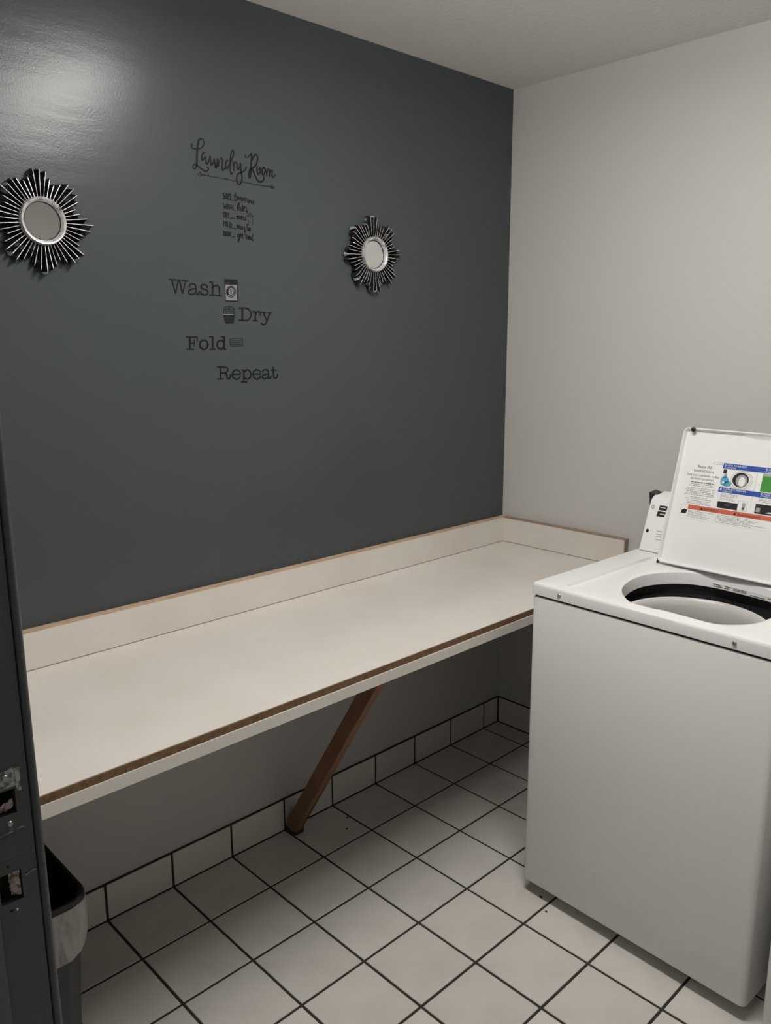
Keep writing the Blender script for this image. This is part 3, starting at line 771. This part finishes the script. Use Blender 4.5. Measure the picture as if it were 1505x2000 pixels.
arrow7 = [(22, [(-150,900),(0,925),(120,950),(240,967),(480,1010),(740,1060),(1000,1100),(1180,1130)]), (30, [(1030,1107),(1180,1130)]), (40, [(1240,1095),(1170,1125),(1240,1185)]), (34, [(1220,1140),(1300,1152)]), (16, [(960,1130),(1000,1090),(1030,1140)])]
t = thing('wall_decal', 'flowing black script decal reading Laundry Room over a thin arrow', 'wall decal'); at_base(t, 455, 345)
reparent(decal_part('laundry_word', [(Z6, laundry6), (Z7, laundry7)]), t)
reparent(decal_part('room_word', [(Z7, room7)]), t)
reparent(decal_part('arrow', [(Z6, arrow6), (Z7, arrow7)], 'vinylthin'), t)

Z8 = (425, 370, 80/1455)
TW = 30
sort = [(TW+8, [(235,130),(190,150),(200,200),(240,240),(245,300),(195,330)]), (TW, ell(300,240,26,85)), (TW, [(345,150),(340,340)]), (TW, [(345,160),(395,180),(395,240),(350,260),(400,350)]), (TW, [(410,165),(475,172)]), (TW, [(445,170),(450,360)]), (20, [(390,370),(560,395)]),
  (40, [(627,130),(605,300),(615,400),(670,380)]), (TW, [(590,215),(690,250)]), (TW, ell(700,300,22,55)), (TW, [(740,270),(745,370)]), (TW, [(745,310),(790,280),(795,390)]), (TW, [(800,310),(840,290),(845,425)]), (TW, ell(890,355,26,45)), (TW, [(935,300),(940,400)]), (TW, [(938,330),(985,305),(990,450)]), (TW, [(1040,320),(1060,400),(1080,490)]), (TW, [(1050,430),(1095,370)]), (TW, ell(1120,425,22,48)), (TW, [(1160,380),(1190,480),(1220,420),(1265,510),(1285,390)])]
wash = [(TW, [(195,490),(235,670)]), (TW, [(235,670),(258,590)]), (TW, [(258,590),(280,680)]), (TW, [(280,680),(310,510)]), (TW, [(330,690),(345,510)]), (TW, [(345,510),(390,680)]), (24, [(330,610),(380,610)]), (TW, [(450,530),(410,550),(420,610),(452,650),(400,690)]), (TW, [(478,560),(482,710)]), (TW, [(540,550),(540,730)]), (24, [(480,640),(540,640)]), (20, [(570,740),(640,738)]),
  (36, [(680,670),(740,590),(770,510),(735,495),(705,600),(715,750)]), (TW, ell(785,690,28,55)), (TW, [(812,640),(832,770)]), (TW, [(875,540),(870,760)]), (24, [(840,600),(930,612)]), (TW, [(905,700),(945,685),(930,635),(900,670),(905,755),(950,770)]), (38, [(960,620),(1000,640),(1015,720),(1042,825)])]
dry = [(TW, [(205,810),(215,990)]), (TW, [(190,800),(250,830),(255,930),(215,990)]), (TW, [(280,820),(280,1000)]), (TW, [(280,820),(322,840),(320,900),(280,920),(332,1010)]), (TW, [(340,830),(375,905)]), (TW, [(425,845),(375,905),(385,1020)]), (22, [(450,1020),(560,1030),(620,1050)]),
  (36, [(665,975),(712,930),(690,980),(720,1015),(690,1070)]), (TW, ell(765,990,26,55)), (TW, ell(822,1000,24,50)), (34, [(860,950),(862,1080)]), (TW, [(865,1000),(910,975),(930,1080),(980,1085),(975,985)])]
fold = [(TW, [(207,1120),(207,1310)]), (TW, [(207,1130),(272,1142)]), (24, [(207,1210),(255,1216)]), (TW, ell(298,1230,26,75)), (TW, [(347,1150),(347,1310)]), (20, [(347,1310),(392,1330)]), (TW, [(432,1180),(432,1350)]), (TW, [(432,1180),(490,1240),(480,1310),(432,1350)]), (22, [(450,1360),(650,1400)]),
  (36, [(690,1255),(702,1390)]), (TW, [(705,1310),(740,1270),(748,1400)]), (TW, [(750,1320),(788,1290),(800,1410)]), (TW, ell(832,1370,26,45)), (TW, [(880,1310),(895,1410),(930,1400)]), (TW, [(950,1320),(960,1420),(940,1530),(985,1480)]), (34, [(1085,1240),(1035,1260),(1050,1350),(1062,1460)]), (TW, ell(1088,1420,28,42)), (TW, [(1120,1430),(1162,1400),(1135,1370),(1115,1440),(1160,1465)])]
iron = [(34, [(207,1470),(207,1640)]), (TW, [(252,1480),(257,1650)]), (TW, [(252,1490),(292,1510),(292,1560),(257,1580),(302,1650)]), (TW, ell(342,1570,28,75)), (TW, [(395,1660),(402,1500)]), (TW, [(402,1500),(442,1660)]), (TW, [(442,1660),(462,1510)]), (22, [(500,1690),(610,1692)]),
  (TW, ell(732,1640,32,46)), (TW, [(768,1600),(772,1750),(742,1860),(712,1820),(765,1730)]), (TW, [(790,1650),(842,1632),(822,1582),(795,1650),(832,1712)]), (TW, [(882,1560),(868,1690),(890,1745)]), (24, [(840,1620),(915,1620)]),
  (36, [(990,1570),(1012,1790)]), (TW, [(1002,1660),(1052,1620)]), (TW, [(1060,1725),(1112,1712),(1092,1662),(1060,1735),(1102,1772)]), (TW, ell(1152,1730,26,46)), (TW, [(1182,1690),(1192,1790)]), (36, [(1260,1590),(1240,1650),(1210,1790),(1262,1812)])]
hanger = [(22, [(1155,810),(1150,890)]), (30, [(1030,940),(1150,892),(1280,962)]), (20, [(1030,945),(1160,975),(1280,965)]), (14, [(1070,985),(1085,1160)]), (16, [(1230,975),(1240,1235)]), (12, [(1085,1160),(1180,1170)])]
t = thing('wall_decal', 'small black handwritten chore list decal from SORT tomorrow to IRON get real', 'wall decal'); at_base(t, 465, 425)
for nm, it in (('sort_line', sort), ('wash_line', wash), ('dry_line', dry), ('fold_line', fold), ('iron_line', iron)): reparent(decal_part(nm, [(Z8, it)]), t)
reparent(decal_part('hanger_drawing', [(Z8, hanger)], 'vinylthin'), t)

ZW = (320, 530, 120/1505); ZD = (425, 530, 120/1505); ZF = (355, 640, 130/1505); ZR = (415, 700, 140/1505)
w_wash = [(28, [(118,195),(292,206)]), (36, [(190,205),(285,540)]), (28, [(285,540),(350,212)]), (30, [(325,210),(400,214)]), (36, [(378,212),(456,542)]), (28, [(456,542),(530,232)]), (28, [(438,222),(600,236)]),
  (32, [(628,385),(622,345),(665,308),(730,308),(775,350),(785,440),(787,530),(820,568),(855,545),(860,480)]), (32, [(785,425),(700,432),(630,460),(603,510),(640,558),(710,560),(785,505)]),
  (34, [(1060,400),(1055,345)]), (34, [(1055,360),(1000,325),(930,335),(902,380),(940,425),(1010,445),(1065,480),(1072,535),(1020,575),(950,570),(905,530)]), (30, [(903,490),(903,575)]),
  (28, [(1110,265),(1190,265)]), (38, [(1187,260),(1187,585)]), (28, [(1110,578),(1248,584)]), (34, [(1190,420),(1240,358),(1305,350),(1350,400),(1358,500),(1358,595)]), (28, [(1280,592),(1415,606)])]
w_dry = [(46, [(600,900),(600,1195)]), (34, [(525,900),(620,898),(715,905),(785,955),(815,1045),(795,1130),(740,1190),(660,1205),(525,1192)]),
  (28, [(848,990),(922,990)]), (38, [(920,985),(920,1210)]), (28, [(855,1207),(977,1212)]), (32, [(925,1070),(955,1000),(1005,985),(1045,1025),(1030,1080)]),
  (28, [(1065,1000),(1172,1006)]), (36, [(1115,1010),(1205,1225)]), (28, [(1212,1015),(1325,1015)]), (30, [(1275,1020),(1235,1130),(1190,1250),(1140,1305),(1085,1295),(1085,1262)])]
w_fold = [(28, [(95,208),(355,212)]), (26, [(345,208),(345,312)]), (44, [(180,210),(180,485)]), (28, [(105,486),(267,486)]), (26, [(190,350),(282,346)]), (24, [(280,272),(280,415)]),
  (36, ell(495,385,92,105)), (26, [(620,205),(700,203)]), (38, [(692,200),(692,485)]), (28, [(630,487),(757,487)]),
  (26, [(885,205),(965,203)]), (38, [(955,200),(957,400),(962,490)]), (26, [(955,487),(1012,487)]), (36, ell(873,385,78,102))]
w_rep = [(24, [(100,180),(200,180)]), (34, [(165,182),(165,430)]), (26, [(100,433),(228,431)]), (28, [(165,180),(250,180),(310,208),(315,258),(270,298),(170,305)]), (28, [(262,305),(295,350),(303,405),(338,432),(370,400),(375,340)]),
  (28, [(420,330),(572,326),(560,268),(500,238),(440,265),(413,330),(430,400),(490,435),(550,420),(582,370)]),
  (24, [(605,245),(662,245)]), (34, [(655,248),(655,492)]), (26, [(605,495),(717,495)]), (30, [(660,300),(700,248),(760,250),(797,310),(797,370),(757,425),(700,430),(660,390)]),
  (28, [(852,326),(1000,324),(990,266),(930,238),(872,262),(845,328),(862,398),(920,432),(975,418),(1005,372)]),
  (28, [(1057,292),(1055,252),(1108,236),(1163,260),(1175,340),(1180,400),(1212,418),(1228,362)]), (28, [(1175,325),(1100,335),(1045,365),(1050,405),(1095,427),(1150,410),(1175,365)]),
  (30, [(1270,180),(1275,300),(1285,390),(1320,417),(1355,390),(1362,335)]), (26, [(1235,246),(1338,246)])]
for nm, zz, it, lab in (('Wash', ZW, w_wash, 'black typewriter-style word Wash on the charcoal wall'), ('Dry', ZD, w_dry, 'black typewriter-style word Dry on the charcoal wall'),
                        ('Fold', ZF, w_fold, 'black typewriter-style word Fold on the charcoal wall'), ('Repeat', ZR, w_rep, 'black typewriter-style word Repeat on the charcoal wall')):
    o = decal_part('lettering_decal', [(zz, it)]); tag(o, lab, 'wall decal', 'typewriter words on the charcoal wall')
# washing machine drawing
bm = bmesh.new()
fillpoly(bm, ZD, [(180,320),(478,330),(478,715),(192,715)], 1)
fillpoly(bm, ZD, [(170,200),(475,215),(478,320),(172,310)], 2)
LW_ = 16
for w, p in ((22, [(168,200),(475,216)]), (16, [(168,200),(192,720)]), (16, [(475,216),(480,725)]), (20, [(190,718),(480,735)]), (16, [(172,312),(480,325)]), (34, [(195,245),(250,250)]), (34, [(290,250),(390,260)]), (26, [(430,255),(430,300)]), (14, [(462,240),(462,310)])): stroke(bm, ZD, p, w, False)
stroke(bm, ZD, ell(325,500,115,135), 16); stroke(bm, ZD, ell(325,490,78,100), 20); stroke(bm, ZD, [(240,450),(225,500),(245,560)], 34)
stroke(bm, ZD, [(300,440),(340,480),(310,520),(350,560)], 12)
me = bpy.data.meshes.new('washer_drawing_decal'); bm.to_mesh(me); bm.free()
tag(link('washer_drawing_decal', me, None, ['vinyl', 'vinylgrey', 'vinylthin']), 'small washing machine drawing decal beside the word Wash', 'wall decal')
# laundry basket drawing
bm = bmesh.new()
fillpoly(bm, ZD, [(150,1080),(400,1080),(378,1270),(188,1270)], 2)
fillpoly(bm, ZD, [(130,1035),(405,1040),(402,1078),(135,1075)], 1)
stroke(bm, ZD, [(140,1030),(150,930),(190,875),(280,860),(360,890),(405,960),(405,1035)], 14)
for p in ([(200,880),(180,960),(210,1010)], [(250,920),(330,935),(400,940)], [(220,985),(300,960),(380,1000)], [(190,950),(230,930),(300,900)], [(300,1015),(350,985),(395,985)]): stroke(bm, ZD, p, 12)
for p in ([(130,1035),(405,1042)], [(135,1078),(402,1080)], [(160,1190),(388,1190)], [(150,1080),(190,1272)], [(400,1080),(376,1272)], [(190,1272),(376,1272)]): stroke(bm, ZD, p, 16, False)
for k in range(6): stroke(bm, ZD, [(180+k*40, 1085), (200+k*32, 1260)], 9, False)
stroke(bm, ZD, [(395,1070),(425,1070)], 26, False)
me = bpy.data.meshes.new('basket_drawing_decal'); bm.to_mesh(me); bm.free()
tag(link('basket_drawing_decal', me, None, ['vinyl', 'vinylgrey', 'vinylthin']), 'small full laundry basket drawing decal beside the word Dry', 'wall decal')
# folded towels drawing
bm = bmesh.new()
for p in ([(1110,245),(1360,240)], [(1105,285),(1365,285)], [(1130,330),(1350,328)], [(1115,380),(1375,375)], [(1125,428),(1250,420),(1385,405)], [(1110,245),(1085,265),(1105,285)], [(1105,290),(1080,310),(1090,330),(1145,332)], [(1090,335),(1085,365),(1115,380)], [(1115,385),(1100,410),(1125,428)], [(1360,240),(1370,285)], [(1372,290),(1382,375)]):
    stroke(bm, ZF, p, 11)
me = bpy.data.meshes.new('towel_drawing_decal'); bm.to_mesh(me); bm.free()
tag(link('towel_drawing_decal', me, None, ['vinylthin']), 'faint folded towels drawing decal beside the word Fold', 'wall decal')

# ------------------------------------------------------------------ crumbs of dirt on the floor
def floor_pt(px, py):
    d = ray(px, py); p = CAM + d*(-CAM.z/d.z); return p
for px, py, r, lab in ((678, 1597, 0.0045, 'tiny pale crumb on the tile near the brace foot'), (677, 1619, 0.0040, 'tiny dark crumb on the tile near the brace foot'),
                  (1056, 1752, 0.0050, 'small dark crumb on the floor at the front corner of the open washer'), (1066, 1781, 0.0040, 'tiny dark crumb on a tile before the open washer')):
    p = floor_pt(px, py)
    bm = bmesh.new(); bmesh.ops.create_icosphere(bm, subdivisions=1, radius=r)
    for q in bm.verts: q.co = (q.co.x*random.uniform(.7, 1.3), q.co.y*random.uniform(.7, 1.3), max(q.co.z*0.45, -0.001))
    o = from_bm('dirt_crumb', bm, 'dirt'); o.location = (p.x, p.y, 0.001); tag(o, lab, 'dirt')
